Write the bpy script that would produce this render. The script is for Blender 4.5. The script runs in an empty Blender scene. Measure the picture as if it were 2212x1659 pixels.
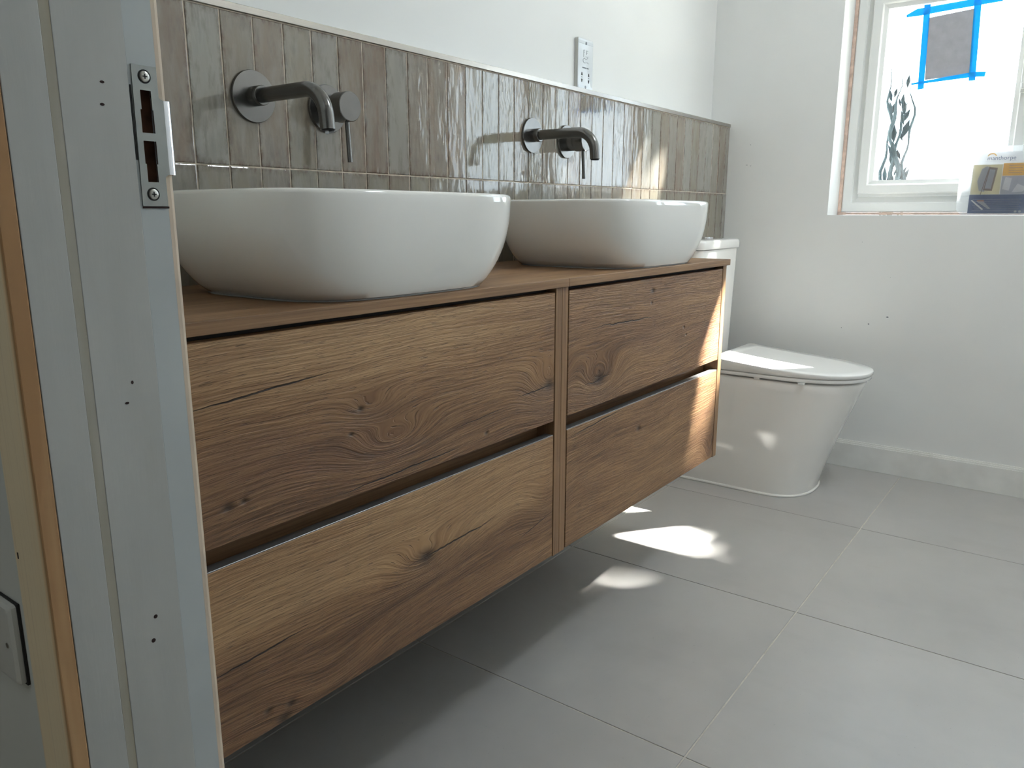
import bpy, bmesh, math, random
from mathutils import Vector, Matrix
random.seed(7)
scene = bpy.context.scene
COL = scene.collection

# ------------------------------------------------------------------ camera
cam_d = bpy.data.cameras.new('camera')
cam = bpy.data.objects.new('camera', cam_d); COL.objects.link(cam)
YAW, PITCH, ROLL = 0.6382, -0.2147, 0.0011
_f = Vector((math.cos(YAW)*math.cos(PITCH), math.sin(YAW)*math.cos(PITCH), math.sin(PITCH)))
_r = _f.cross(Vector((0, 0, 1))).normalized(); _u = _r.cross(_f)
_r, _u = math.cos(ROLL)*_r + math.sin(ROLL)*_u, -math.sin(ROLL)*_r + math.cos(ROLL)*_u
M = Matrix((( _r.x, _u.x, -_f.x, 0), (_r.y, _u.y, -_f.y, 0), (_r.z, _u.z, -_f.z, 0), (0, 0, 0, 1)))
cam.matrix_world = Matrix.Translation((-1.2277, -1.2020, 0.9373)) @ M
cam_d.sensor_width = 36.0; cam_d.sensor_fit = 'HORIZONTAL'; cam_d.lens = 1677.83*36/2212
cam_d.clip_start = 0.02
scene.camera = cam

# ------------------------------------------------------------------ light
SUN = Vector((1.0, -0.74, 1.28))                      # towards the sun
world = bpy.data.worlds.new('sky'); scene.world = world; world.use_nodes = True
wn = world.node_tree.nodes; wl = world.node_tree.links
bg = wn['Background']; bg.inputs[0].default_value = (.80, .90, 1.0, 1); bg.inputs[1].default_value = 3.7     # bright hazy sky
sun_d = bpy.data.lights.new('sun', 'SUN'); sun_d.energy = 200.0; sun_d.angle = math.radians(1.1); sun_d.color = (1.0, 0.94, 0.88)
sun = bpy.data.objects.new('sun', sun_d); COL.objects.link(sun)
sun.rotation_euler = SUN.to_track_quat('Z', 'Y').to_euler(); sun.location = (6, -5, 7)
hall_d = bpy.data.lights.new('hall_fill_area', 'AREA'); hall_d.energy = 3.6; hall_d.size = 1.0; hall_d.color = (0.86, 0.94, 1.0)  # added soft fill under the hall ceiling, with no fixture
hall_l = bpy.data.objects.new('hall_fill_area', hall_d); COL.objects.link(hall_l); hall_l.location = (-2.0, -1.0, 2.44)
por_d = bpy.data.lights.new('window_portal', 'AREA'); por_d.shape = 'RECTANGLE'; por_d.size = 1.7; por_d.size_y = 1.7
por_d.cycles.is_portal = True
por = bpy.data.objects.new('window_portal', por_d); COL.objects.link(por)
por.location = (2.10, -1.0, 1.68)
por.rotation_euler = Vector((1, 0, 0)).to_track_quat('Z', 'Y').to_euler()
scene.view_settings.view_transform = 'Standard'; scene.view_settings.look = 'None'
scene.view_settings.gamma = 1.0; scene.view_settings.use_curve_mapping = False
scene.view_settings.exposure = 0.68
scene.cycles.max_bounces = 8; scene.cycles.diffuse_bounces = 6; scene.cycles.glossy_bounces = 4; scene.cycles.transparent_max_bounces = 10; scene.cycles.transmission_bounces = 6
scene.cycles.use_adaptive_sampling = True; scene.cycles.adaptive_threshold = 0.07; scene.cycles.sample_clamp_indirect = 6.0

# ------------------------------------------------------------------ node helpers
class V:
    """socket wrapper: arithmetic on it makes Math nodes"""
    def __init__(s, nt, sock): s.nt, s.s = nt, sock
    def _m(s, op, *o, clamp=False):
        n = s.nt.nodes.new('ShaderNodeMath'); n.operation = op; n.use_clamp = clamp
        for i, a in enumerate((s,) + o):
            if isinstance(a, V): s.nt.links.new(a.s, n.inputs[i])
            else: n.inputs[i].default_value = a
        return V(s.nt, n.outputs[0])
    def __add__(s, o): return s._m('ADD', o)
    __radd__ = __add__
    def __mul__(s, o): return s._m('MULTIPLY', o)
    __rmul__ = __mul__
    def __sub__(s, o): return s._m('SUBTRACT', o)
    def __rsub__(s, o): return (s*-1.0) + o
    def __truediv__(s, o): return s._m('DIVIDE', o)
    def abs(s): return s._m('ABSOLUTE')
    def exp(s): return s._m('EXPONENT')
    def sin(s): return s._m('SINE')
    def clamp(s): return s._m('ADD', 0.0, clamp=True)
    def lin(s, a, b):                       # 0 at a, 1 at b
        return s._m('SUBTRACT', a)._m('DIVIDE', b-a, clamp=True)
    def max(s, o): return s._m('MAXIMUM', o)
    def min(s, o): return s._m('MINIMUM', o)

class Mat:
    def __init__(s, name, base=(.8, .8, .8), rough=.5, metal=0.0, spec=0.5, coat=0.0):
        s.m = bpy.data.materials.new(name); s.m.use_nodes = True
        s.nt = s.m.node_tree; s.b = s.nt.nodes['Principled BSDF']; s.out = s.nt.nodes['Material Output']
        s.b.inputs['Base Color'].default_value = (*base, 1); s.b.inputs['Roughness'].default_value = rough
        s.b.inputs['Metallic'].default_value = metal; s.b.inputs['Specular IOR Level'].default_value = spec
        if coat: s.b.inputs['Coat Weight'].default_value = coat; s.b.inputs['Coat Roughness'].default_value = 0.04
    def new(s, t): return s.nt.nodes.new(t)
    def link(s, a, b): s.nt.links.new(a.s if isinstance(a, V) else a, b)
    def pos(s):
        g = s.new('ShaderNodeNewGeometry'); x = s.new('ShaderNodeSeparateXYZ'); s.link(g.outputs['Position'], x.inputs[0])
        return [V(s.nt, o) for o in x.outputs]
    def gen(s):
        g = s.new('ShaderNodeTexCoord'); x = s.new('ShaderNodeSeparateXYZ'); s.link(g.outputs['Generated'], x.inputs[0])
        return [V(s.nt, o) for o in x.outputs]
    def rnd(s):
        return V(s.nt, s.new('ShaderNodeObjectInfo').outputs['Random'])
    def vec(s, x, y, z):
        c = s.new('ShaderNodeCombineXYZ')
        for i, a in enumerate((x, y, z)):
            if isinstance(a, V): s.link(a, c.inputs[i])
            else: c.inputs[i].default_value = a
        return V(s.nt, c.outputs[0])
    def noise(s, v, scale=1.0, detail=3.0, rough=0.55, dist=0.0):
        n = s.new('ShaderNodeTexNoise'); s.link(v, n.inputs['Vector'])
        n.inputs['Scale'].default_value = scale; n.inputs['Detail'].default_value = detail
        n.inputs['Roughness'].default_value = rough; n.inputs['Distortion'].default_value = dist
        return V(s.nt, n.outputs[0])
    def ramp(s, fac, stops):
        r = s.new('ShaderNodeValToRGB'); s.link(fac, r.inputs[0]); e = r.color_ramp.elements
        while len(e) < len(stops): e.new(0.5)
        for i, (p, c) in enumerate(stops): e[i].position = p; e[i].color = (*c, 1)
        return V(s.nt, r.outputs[0])
    def mix(s, fac, a, b, mode='MIX'):
        n = s.new('ShaderNodeMix'); n.data_type = 'RGBA'; n.blend_type = mode
        for i, q in ((0, fac), (6, a), (7, b)):
            if isinstance(q, V): s.link(q, n.inputs[i])
            elif isinstance(q, tuple): n.inputs[i].default_value = (*q, 1)
            else: n.inputs[i].default_value = q
        return V(s.nt, n.outputs[2])
    def color(s, c): s.link(c, s.b.inputs['Base Color']); return s
    def rough(s, r): s.link(r, s.b.inputs['Roughness']); return s
    def bump(s, h, strength=.3, dist=.002):
        n = s.new('ShaderNodeBump'); n.inputs['Strength'].default_value = strength; n.inputs['Distance'].default_value = dist
        s.link(h, n.inputs['Height']); s.link(n.outputs[0], s.b.inputs['Normal']); return s

def plain(name, base, rough=.5, metal=0.0, vary=0.06, scale=6.0, bump=0.0, **k):
    m = Mat(name, base, rough, metal, **k); x, y, z = m.pos()
    n = m.noise(m.vec(x, y, z), scale, 2)
    lo = tuple(c*(1-vary) for c in base); hi = tuple(min(1, c*(1+vary)) for c in base)
    m.color(m.ramp(n, [(.3, lo), (.7, hi)]))
    if bump: m.bump(m.noise(m.vec(x, y, z), 180, 3), bump, .001)
    return m.m

MT = {}
MT['plaster'] = plain('white_plaster', (.80, .805, .80), .62, vary=.025, scale=2.2)
MT['hall_paint'] = plain('hall_white_paint', (.70, .70, .65), .7, vary=.03, scale=3)
MT['ceiling'] = plain('ceiling_white', (.88, .88, .87), .8, vary=.02, spec=.0)
MT['skirting'] = plain('skirting_white_paint', (.80, .80, .78), .38, vary=.05, scale=14)
MT['grout_wall'] = plain('beige_wall_grout', (.60, .53, .44), .85, vary=.22, scale=60)
MT['grout_floor'] = plain('pale_floor_grout', (.56, .53, .47), .85, vary=.12, scale=50)
MT['upvc'] = plain('white_window_plastic', (.80, .81, .80), .28, vary=.02)
MT['dusty'] = plain('pinkish_plaster_dust', (.66, .50, .42), .9, vary=.22, scale=40)
MT['ceramic'] = plain('glazed_white_ceramic', (.90, .895, .875), .06, vary=.006, scale=3, coat=.6)
MT['wc'] = plain('glazed_wc_ceramic', (.90, .885, .86), .07, vary=.006, scale=3, coat=.5)
MT['seat'] = plain('white_seat_plastic', (.90, .90, .89), .12, vary=.006, coat=.3)
MT['silicone'] = plain('white_silicone', (.86, .84, .80), .35, vary=.04)
MT['chrome'] = Mat('polished_chrome', (.72, .74, .78), .08, 1.0).m
MT['steel'] = plain('satin_strike_steel', (.34, .355, .35), .26, 1.0, vary=.1, scale=30)
MT['screw'] = plain('zinc_screw', (.5, .49, .46), .3, 1.0, vary=.15, scale=200)
MT['black'] = plain('black_recess', (.012, .011, .010), .7, vary=.1)
MT['shadow_gap'] = plain('dark_carcass_gap', (.022, .018, .015), .6, vary=.1)
MT['hole'] = plain('dark_nail_hole', (.03, .012, .010), .8, vary=.3, scale=300)
MT['raw_mortise'] = plain('raw_reddish_mortise_wood', (.20, .085, .045), .8, vary=.35, scale=60)
MT['cream_wood'] = plain('bare_cream_arris', (.66, .55, .44), .6, vary=.1, scale=12)
MT['socket'] = plain('pale_socket_face', (.70, .74, .78), .22, vary=.02, coat=.3)
MT['socket_edge'] = plain('brushed_socket_edge', (.52, .52, .50), .35, .6, vary=.05)
MT['switch'] = plain('white_switch_plastic', (.66, .65, .60), .35, vary=.03)
MT['ink'] = plain('grey_print', (.20, .22, .25), .6, vary=.05)
MT['ink_blue'] = ('dark_blue_print', (.085, .125, .26))
MT['ink_yellow'] = ('yellow_print', (.86, .55, .09))
MT['ink_cream'] = ('cream_print', (.80, .74, .52))
MT['ink_lilac'] = ('lilac_grey_print', (.52, .52, .58))
MT['ink_brown'] = ('brown_print', (.30, .22, .19))
MT['ink_red'] = ('terracotta_print', (.55, .27, .20))
MT['card'] = ('white_card', (.82, .82, .83))
MT['soil'] = plain('garden_ground', (.36, .34, .29), .95, vary=.3, scale=3)
MT['bark'] = plain('dark_bark', (.06, .045, .035), .9, vary=.4, scale=25)
MT['hall_floor'] = plain('hall_boards', (.35, .30, .25), .6, vary=.15, scale=5)
MT['brick'] = plain('outer_render', (.55, .50, .45), .9, vary=.1)

def mk_lamp():
    m = Mat('lit_diffuser', (.9, .9, .9), .5); m.b.inputs['Emission Color'].default_value = (.9, .96, 1, 1); m.b.inputs['Emission Strength'].default_value = 4.0; return m.m
MT['lamp'] = mk_lamp()
def mk_lining():
    m = Mat('primed_white_lining', (.55, .56, .55), .48); x, y, z = m.pos()
    n = m.noise(m.vec(x*14, y*14, z*3), 1, 4)
    base = m.ramp(n, [(.3, (.47, .48, .465)), (.7, (.55, .56, .55))])
    st = m.noise(m.vec(x*20, 0, z*5), 1, 5).lin(.62, .78)
    m.color(m.mix(st*.22, base, (.36, .35, .30))); m.bump(m.noise(m.vec(x*300, y*300, z*30), 1, 2), .08, .001); return m.m
MT['lining'] = mk_lining()
MT['lining_blue'] = plain('cool_white_gloss_paint', (.53, .57, .585), .35, vary=.05, scale=9)
def mk_seam():
    m = Mat('stained_caulk_seam', (.4, .37, .28), .7); x, y, z = m.pos()
    n = m.noise(m.vec(x*40, y*40, z*6), 1, 4)
    m.color(m.ramp(n, [(.3, (.38, .345, .26)), (.7, (.47, .46, .41))])); return m.m
MT['seam'] = mk_seam()
def mk_pine():
    m = Mat('bare_pine', (.5, .32, .15), .55); x, y, z = m.pos()
    w = m.noise(m.vec(x*2, y*2, z*.9), 1.0, 3)
    g = m.noise(m.vec(x*30+w*3, y*42+w*4, z*1.1), 1, 3)
    side = y.lin(-.490, -.4985)  # edge darkened and front lightened in the colour, offsetting the hall and lamp light
    c = m.ramp(g*.45+side*.5, [(.25, (.92, .76, .52)), (.5, (.86, .62, .36)), (.75, (.40, .225, .10))])
    f = m.noise(m.vec(x*300, y*420, z*5), 1, 2)
    m.color(m.mix(f.lin(.55, .8)*.25, c, (.36, .20, .09)))
    return m.m
MT['pine'] = mk_pine()

def mk_glaze():
    m = Mat('handmade_glazed_tile', (.4, .38, .34), .12); x, y, z = m.pos(); r = m.rnd()
    gx, gy, gz = m.gen()
    base = m.ramp(r, [(0.0, (.240, .225, .175)), (.2, (.215, .165, .125)), (.38, (.275, .25, .195)), (.55, (.235, .20, .155)),
                      (.70, (.295, .285, .255)), (.85, (.225, .185, .145)), (1.0, (.255, .24, .185))])
    v = m.vec(x*34+r*40, r*9, z*9+r*17)
    st = m.noise(v, 1, 5, .62)
    c1 = m.mix(st.lin(.42, .68)*.55, base, (.30, .295, .27))
    st2 = m.noise(m.vec(x*60+r*11, r*5, z*16+r*3), 1, 4, .65)
    c2 = m.mix(st2.lin(.52, .72)*.5, c1, (.135, .105, .085))
    edge = gx.min(gx*-1+1.0).lin(.14, 0.0).max(gz.min(gz*-1+1.0).lin(.05, 0.0))
    rust = (edge*m.noise(m.vec(x*90+r*7, 0, z*40+r*5), 1, 4, .7).lin(.42, .62)).clamp()
    m.color(m.mix(rust*.85, c2, (.10, .052, .028)))
    big = m.noise(m.vec(x*26+r*23, r*3, z*11+r*31), 1, 2, .5)
    fin = m.noise(m.vec(x*75+r*3, r*3, z*17+r*13), 1, 2, .45)
    amp = m.noise(m.vec(x*9+r*5, r*7, z*3+r*9), 1, 1).lin(.38, .62)*.8+.2
    m.bump(big*.45+fin*amp*.45, .9, .0032)
    m.b.inputs['Roughness'].default_value = .045; m.b.inputs['Specular IOR Level'].default_value = .5; m.b.inputs['Coat Weight'].default_value = .35; m.b.inputs['Coat Roughness'].default_value = .04
    return m.m
MT['glaze'] = mk_glaze()

def mk_floor():
    m = Mat('grey_porcelain_floor', (.4, .4, .4), .36); x, y, z = m.pos(); r = m.rnd()
    n = m.noise(m.vec(x*2.2+r*9, y*2.2+r*5, r), 1, 5, .6)
    c = m.ramp(n, [(.3, (.385, .375, .365)), (.7, (.465, .452, .440))])
    s2 = m.noise(m.vec(x*7+r*5, y*2.4, 0), 1, 4, .6).lin(.55, .75)
    sp = m.noise(m.vec(x*160, y*160, 0), 1, 2).lin(.70, .76)
    c = m.mix(s2*.25, c, (.31, .295, .28)); m.color(m.mix(sp*.3, c, (.2, .19, .18)))
    m.rough(n*.14+.28); return m.m
MT['floor'] = mk_floor()

CRACKS = [  # x0, x1, z0, z1, half width, wiggle
    (-.80, -.55, .7215, .7372, .0016, .0025), (-.60, -.275, .5640, .5715, .0014, .003), (-.165, -.03, .352, .3775, .0011, .002),
    (-.80, -.615, .3915, .3975, .0016, .003), (-.46, -.20, .4100, .4210, .0018, .004), (.07, .41, .7170, .7130, .0016, .006),
    (.0, .245, .5090, .5260, .0015, .002), (-.17, -.02, .6225, .6290, .0014, .005), (.06, .18, .6040, .6105, .0014, .005),
    (-.35, -.16, .603, .614, .0007, .002), (.42, .70, .60, .645, .0006, .004), (.30, .62, .375, .42, .0006, .004)]
KNOTS = [  # x, z, sx, sz, amplitude
    (-.055, .628, .075, .045, .060), (-.465, .617, .085, .030, .040), (-.395, .409, .090, .034, .045), (.128, .609, .085, .045, .075),
    (-.06, .410, .07, .05, .035), (-.50, .674, .05, .02, .02), (.74, .295, .05, .05, .06), (.48, .60, .10, .02, .018), (-.60, .30, .1, .05, .03)]
SPOTS = [(-.734, .600, .005), (-.712, .601, .0035), (-.540, .644, .003), (-.521, .676, .004), (.355, .772, .0055), (.352, .745, .003), (-.244, .579, .0035),
         (.31, .464, .006), (-.677, .287, .007), (-.664, .302, .005), (-.058, .629, .010), (.127, .610, .011), (-.398, .412, .012), (.53, .67, .003), (.545, .65, .0025), (-.70, .31, .004)]
def mk_oak():
    m = Mat('knotty_oak_drawer', (.25, .16, .1), .5); x, y, z = m.pos()
    warp = m.noise(m.vec(x*1.7, 0, z*3.5), 1, 1)
    warp2 = m.noise(m.vec(x*8, 3, z*16), 1, 2)
    G = z + warp*.075 + warp2*.006 - x*.02
    dark = None
    for (kx, kz, sx, sz, a) in KNOTS:
        dx = (x-kx)*(1/sx); dz = (z-kz)*(1/sz)
        e = ((dx*dx+dz*dz)*-1.0).exp()
        G = G + e*a
        dark = e*(.5 if a > .03 else .25) if dark is None else dark + e*(.5 if a > .03 else .25)
    n1 = m.noise(m.vec(x*11, 0, G*300), 1, 2, .55)
    n2 = m.noise(m.vec(x*2.6, 5, G*70), 1, 3, .55)
    n3 = m.noise(m.vec(x*.9, 9, G*12), 1, 2)
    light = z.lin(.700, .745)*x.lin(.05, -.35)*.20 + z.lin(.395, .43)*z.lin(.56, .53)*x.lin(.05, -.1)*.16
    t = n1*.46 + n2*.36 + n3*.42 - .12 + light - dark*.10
    c = m.ramp(t, [(.32, (.105, .050, .023)), (.46, (.225, .118, .056)), (.60, (.345, .198, .096)), (.76, (.46, .29, .150))])
    red = m.noise(m.vec(x*1.8, 20, z*7), 1, 2).lin(.50, .68)
    c = m.mix(red*.35, c, (.205, .105, .066))
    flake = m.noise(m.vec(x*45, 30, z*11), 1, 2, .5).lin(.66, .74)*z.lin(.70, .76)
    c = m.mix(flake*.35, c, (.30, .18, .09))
    pores = m.noise(m.vec(x*42, 40, G*900), 1, 2, .5).lin(.60, .72)
    c = m.mix(pores*.6, c, (.060, .033, .020))
    wig = m.noise(m.vec(x*16, 50, 0), 1, 3, .6) - .5
    crack = None
    for (x0, x1, z0, z1, w, a) in CRACKS:
        L = x1-x0
        zc = (x-x0)*((z1-z0)/L) + z0 + wig*(a*3.2)
        tap = (x-x0).min(x*-1.0+x1)*(3.0/L)
        tap = tap.clamp()
        k = ((z-zc).abs()*-1.0 + tap*w)*(1/(w*.6))
        k = k.clamp()
        crack = k if crack is None else crack.max(k)
    for (sx, sz, r_) in SPOTS:
        dx = (x-sx)*(.6/r_); dz = (z-sz)*(1/r_)
        k = ((dx*dx+dz*dz)*-1.0).exp()*.85
        crack = crack.max(k)
    m.color(m.mix(crack.clamp()*.92, c, (.016, .010, .008)))
    h = n1*.8 + n2*.25 - pores*.55 - crack.clamp()*1.2
    m.bump(h, .9, .0030)
    m.rough(n1*.2+.36)
    return m.m
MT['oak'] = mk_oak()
def mk_oak_plain(name, axis):
    m = Mat(name, (.25, .16, .1), .45); x, y, z = m.pos()
    if axis == 'x': v1 = m.vec(x*5, y*160, z*300); v2 = m.vec(x*1.5, y*22, z*60)
    else: v1 = m.vec(x*330, y*200, z*5); v2 = m.vec(x*70, y*40, z*1.4)
    n1 = m.noise(v1, 1, 3, .6); n2 = m.noise(v2, 1, 3)
    c = m.ramp(n1*.5+n2*.5, [(.32, (.135, .070, .034)), (.5, (.265, .150, .076)), (.7, (.385, .235, .124))])
    m.color(c); m.bump(n1, .25, .0015); return m.m
MT['oak_x'] = mk_oak_plain('oak_worktop', 'x')
MT['oak_z'] = mk_oak_plain('oak_side_panel', 'z')

def mk_brushed(name, base, rough, dirv):
    m = Mat(name, base, rough, 1.0); x, y, z = m.pos()
    n = m.noise(m.vec(x*dirv[0], y*dirv[1], z*dirv[2]), 1, 2)
    m.rough(n*.12+(rough-.06)); m.b.inputs['Anisotropic'].default_value = .4
    c = m.ramp(n, [(.3, tuple(q*.9 for q in base)), (.7, base)]); m.color(c); return m.m
MT['gunmetal'] = plain('brushed_gunmetal', (.185, .18, .175), .25, 1.0, vary=.04, scale=40)
MT['pull_metal'] = plain('grey_edge_strip', (.30, .30, .31), .38, .8, vary=.05)
MT['trim_metal'] = mk_brushed('brushed_steel_trim', (.46, .43, .40), .24, (4, 500, 700))

def mk_glass():
    m = Mat('clear_pane', (1, 1, 1), .02)
    tr = m.new('ShaderNodeBsdfTransparent'); tr.inputs[0].default_value = (.95, .975, .97, 1)
    tl = m.new('ShaderNodeBsdfTranslucent'); tl.inputs[0].default_value = (.95, .98, 1.0, 1)
    gl = m.new('ShaderNodeBsdfGlossy'); gl.inputs['Roughness'].default_value = .05
    x, y, z = m.pos()
    bp = m.new('ShaderNodeBump'); bp.inputs['Strength'].default_value = .3; bp.inputs['Distance'].default_value = .004
    m.link(m.noise(m.vec(x*10, y*60, z*12), 1, 2), bp.inputs['Height']); m.link(bp.outputs[0], gl.inputs['Normal'])
    a = m.new('ShaderNodeMixShader'); a.inputs[0].default_value = .004
    m.link(tr.outputs[0], a.inputs[1]); m.link(tl.outputs[0], a.inputs[2])
    b = m.new('ShaderNodeMixShader'); b.inputs[0].default_value = .05
    m.link(a.outputs[0], b.inputs[1]); m.link(gl.outputs[0], b.inputs[2]); m.link(b.outputs[0], m.out.inputs[0]); return m.m
MT['glass'] = mk_glass()
def mk_film(name, col, opacity):
    m = Mat(name, col, .2)
    tr = m.new('ShaderNodeBsdfTransparent'); tr.inputs[0].default_value = (1, 1, 1, 1)
    a = m.new('ShaderNodeMixShader'); a.inputs[0].default_value = opacity
    m.link(tr.outputs[0], a.inputs[1]); m.link(m.b.outputs[0], a.inputs[2]); m.link(a.outputs[0], m.out.inputs[0]); return m.m
def mk_translucent(name, col, amount):
    m = Mat(name, col, .6); x, y, z = m.pos()
    n = m.noise(m.vec(x*30, y*30, z*30), 1, 3)
    c = m.ramp(n, [(.3, tuple(q*.85 for q in col)), (.7, col)]); m.color(c)
    tl = m.new('ShaderNodeBsdfTranslucent'); m.link(c, tl.inputs[0])
    a = m.new('ShaderNodeMixShader'); a.inputs[0].default_value = amount
    m.link(m.b.outputs[0], a.inputs[1]); m.link(tl.outputs[0], a.inputs[2]); m.link(a.outputs[0], m.out.inputs[0]); return m.m
for k in ('ink_blue', 'ink_yellow', 'ink_cream', 'ink_lilac', 'ink_brown', 'ink_red', 'card'):
    MT[k] = mk_translucent(*MT[k], .6)
MT['tape'] = mk_translucent('blue_masking_tape', (.0, .42, .86), .35)
MT['leaf'] = plain('dark_green_leaf', (.030, .045, .055), .9, vary=.3, scale=30, spec=.08)
MT['leaf_tree'] = mk_translucent('tree_leaf', (.10, .17, .05), .30)
MT['paper'] = mk_translucent('grey_paper', (.46, .46, .50), .10)
def mk_packet():
    m = Mat('clear_packet_plastic', (.9, .94, .97), .15)
    tr = m.new('ShaderNodeBsdfTransparent'); tl = m.new('ShaderNodeBsdfTranslucent'); tl.inputs[0].default_value = (.92, .96, 1, 1)
    a = m.new('ShaderNodeMixShader'); a.inputs[0].default_value = .16; m.link(tr.outputs[0], a.inputs[1]); m.link(tl.outputs[0], a.inputs[2])
    b = m.new('ShaderNodeMixShader'); b.inputs[0].default_value = .08; m.link(a.outputs[0], b.inputs[1]); m.link(m.b.outputs[0], b.inputs[2])
    m.link(b.outputs[0], m.out.inputs[0]); return m.m
MT['clear_plastic'] = mk_packet()
MT['water'] = mk_film('water_drop', (.9, .95, 1.0), .35)

# ------------------------------------------------------------------ geometry helpers
def finish(name, bm, mat, parent=None, smooth=False, recalc=True):
    if recalc: bmesh.ops.recalc_face_normals(bm, faces=bm.faces[:])
    me = bpy.data.meshes.new(name); bm.to_mesh(me); bm.free()
    if mat: me.materials.append(MT[mat])
    if smooth:
        for p in me.polygons: p.use_smooth = True
    o = bpy.data.objects.new(name, me); COL.objects.link(o)
    if parent: o.parent = parent; o.matrix_parent_inverse = Matrix.Translation(-parent.location)
    return o
def tag(o, label, cat, group=None, kind=None):
    if label: o['label'] = label
    if cat: o['category'] = cat
    if group: o['group'] = group
    if kind: o['kind'] = kind
    return o
def empty(name, loc):
    o = bpy.data.objects.new(name, None); COL.objects.link(o); o.location = loc; o.empty_display_size = .05; return o
def bmbox(bm, a, b):
    x0, y0, z0 = a; x1, y1, z1 = b
    vs = [bm.verts.new(p) for p in ((x0,y0,z0),(x1,y0,z0),(x1,y1,z0),(x0,y1,z0),(x0,y0,z1),(x1,y0,z1),(x1,y1,z1),(x0,y1,z1))]
    for f in ((0,3,2,1),(4,5,6,7),(0,1,5,4),(1,2,6,5),(2,3,7,6),(3,0,4,7)): bm.faces.new([vs[i] for i in f])
def box(name, a, b, mat, parent=None, bevel=0.0, seg=2):
    bm = bmesh.new(); bmbox(bm, a, b)
    if bevel: bmesh.ops.bevel(bm, geom=bm.edges[:], offset=bevel, segments=seg, affect='EDGES', profile=.5)
    return finish(name, bm, mat, parent)
def boxes(name, L, mat, parent=None):
    bm = bmesh.new()
    for a, b in L: bmbox(bm, a, b)
    return finish(name, bm, mat, parent)
def extrude2d(name, outer, holes, place, thick, mat, parent=None):
    """flat outline with holes -> plate; place(u,v,w) gives the 3D point, w in 0..thick"""
    bm = bmesh.new(); edges = []
    for loop in [outer]+holes:
        vs = [bm.verts.new((u, v, 0)) for u, v in loop]
        for i in range(len(vs)): edges.append(bm.edges.new((vs[i], vs[(i+1) % len(vs)])))
    bmesh.ops.triangle_fill(bm, use_beauty=True, use_dissolve=False, edges=edges, normal=(0, 0, 1))
    r = bmesh.ops.extrude_face_region(bm, geom=bm.faces[:])
    bmesh.ops.translate(bm, verts=[v for v in r['geom'] if isinstance(v, bmesh.types.BMVert)], vec=(0, 0, thick))
    for v in bm.verts: v.co = Vector(place(*v.co))
    return finish(name, bm, mat, parent)
def loft(name, rings, mat, parent=None, cap=(True, True), smooth=True, closed=False):
    bm = bmesh.new(); R = [[bm.verts.new(p) for p in r] for r in rings]; n = len(R[0])
    for i in range(len(R)-(0 if closed else 1)):
        A, B = R[i], R[(i+1) % len(R)]
        for k in range(n): bm.faces.new((A[k], A[(k+1) % n], B[(k+1) % n], B[k]))
    if not closed:
        if cap[0]: bm.faces.new(R[0])
        if cap[1]: bm.faces.new(R[-1])
    o = finish(name, bm, mat, parent, smooth)
    return o
def sharp(o, ang=35):
    """keep hard edges on a smooth mesh"""
    bm = bmesh.new(); bm.from_mesh(o.data)
    for e in bm.edges:
        if len(e.link_faces) == 2 and e.calc_face_angle(0) > math.radians(ang): e.smooth = False
    bm.to_mesh(o.data); bm.free(); return o
def frame_of(d):
    d = Vector(d).normalized(); a = Vector((0, 0, 1)) if abs(d.z) < .9 else Vector((1, 0, 0))
    u = d.cross(a).normalized(); return u, d.cross(u).normalized()
def tube(name, pts, rad, mat, parent=None, n=20, cap=True):
    pts = [Vector(p) for p in pts]; rad = rad if isinstance(rad, (list, tuple)) else [rad]*len(pts); rings = []
    u = None
    for i, p in enumerate(pts):
        d = (pts[min(i+1, len(pts)-1)]-pts[max(i-1, 0)]).normalized()
        if u is None: u, w = frame_of(d)
        else: u = (u-d*u.dot(d)).normalized(); w = d.cross(u)
        rings.append([p+rad[i]*(math.cos(t)*u+math.sin(t)*w) for t in [2*math.pi*k/n for k in range(n)]])
    return sharp(loft(name, rings, mat, parent, (cap, cap)), 50)
def lathe(name, prof, origin, axis, mat, parent=None, n=40):
    """prof: (distance along axis, radius)"""
    ax = Vector(axis).normalized(); u, w = frame_of(ax); o = Vector(origin)
    rings = [[o+ax*h+max(r, 1e-5)*(math.cos(t)*u+math.sin(t)*w) for t in [2*math.pi*k/n for k in range(n)]] for h, r in prof]
    return sharp(loft(name, rings, mat, parent), 40)
def sel(a, b, n, N=72, cx=0, cy=0):
    out = []
    for k in range(N):
        t = 2*math.pi*k/N; c, s = math.cos(t), math.sin(t)
        out.append((cx+a*math.copysign(abs(c)**(2/n), c), cy+b*math.copysign(abs(s)**(2/n), s)))
    return out
def text(name, body, size, place, mat, parent, depth=.0002):
    """place(u,v,w): text baseline along u, up along v"""
    cu = bpy.data.curves.new(name, 'FONT'); cu.body = body; cu.size = size; cu.align_x = 'CENTER'; cu.align_y = 'CENTER'; cu.extrude = depth; cu.resolution_u = 3
    t = bpy.data.objects.new(name+'_src', cu); COL.objects.link(t)
    dg = bpy.context.evaluated_depsgraph_get(); me = bpy.data.meshes.new_from_object(t.evaluated_get(dg))
    bpy.data.objects.remove(t); bpy.data.curves.remove(cu)
    for v in me.vertices: v.co = Vector(place(*v.co))
    me.materials.clear(); me.materials.append(MT[mat]); me.name = name
    o = bpy.data.objects.new(name, me); COL.objects.link(o)
    if parent: o.parent = parent; o.matrix_parent_inverse = Matrix.Translation(-parent.location)
    return o

# ------------------------------------------------------------------ room shell
XF = 1.8137          # far wall face
XB = -0.812          # bathroom face of the door wall
XH = -0.950          # hall face of the door wall
H = 2.52
WY0, WY1, WZ0, WZ1 = -1.607, -.390, .9375, 2.43     # window opening in the far wall
ROOM_Y = -1.95
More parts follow.
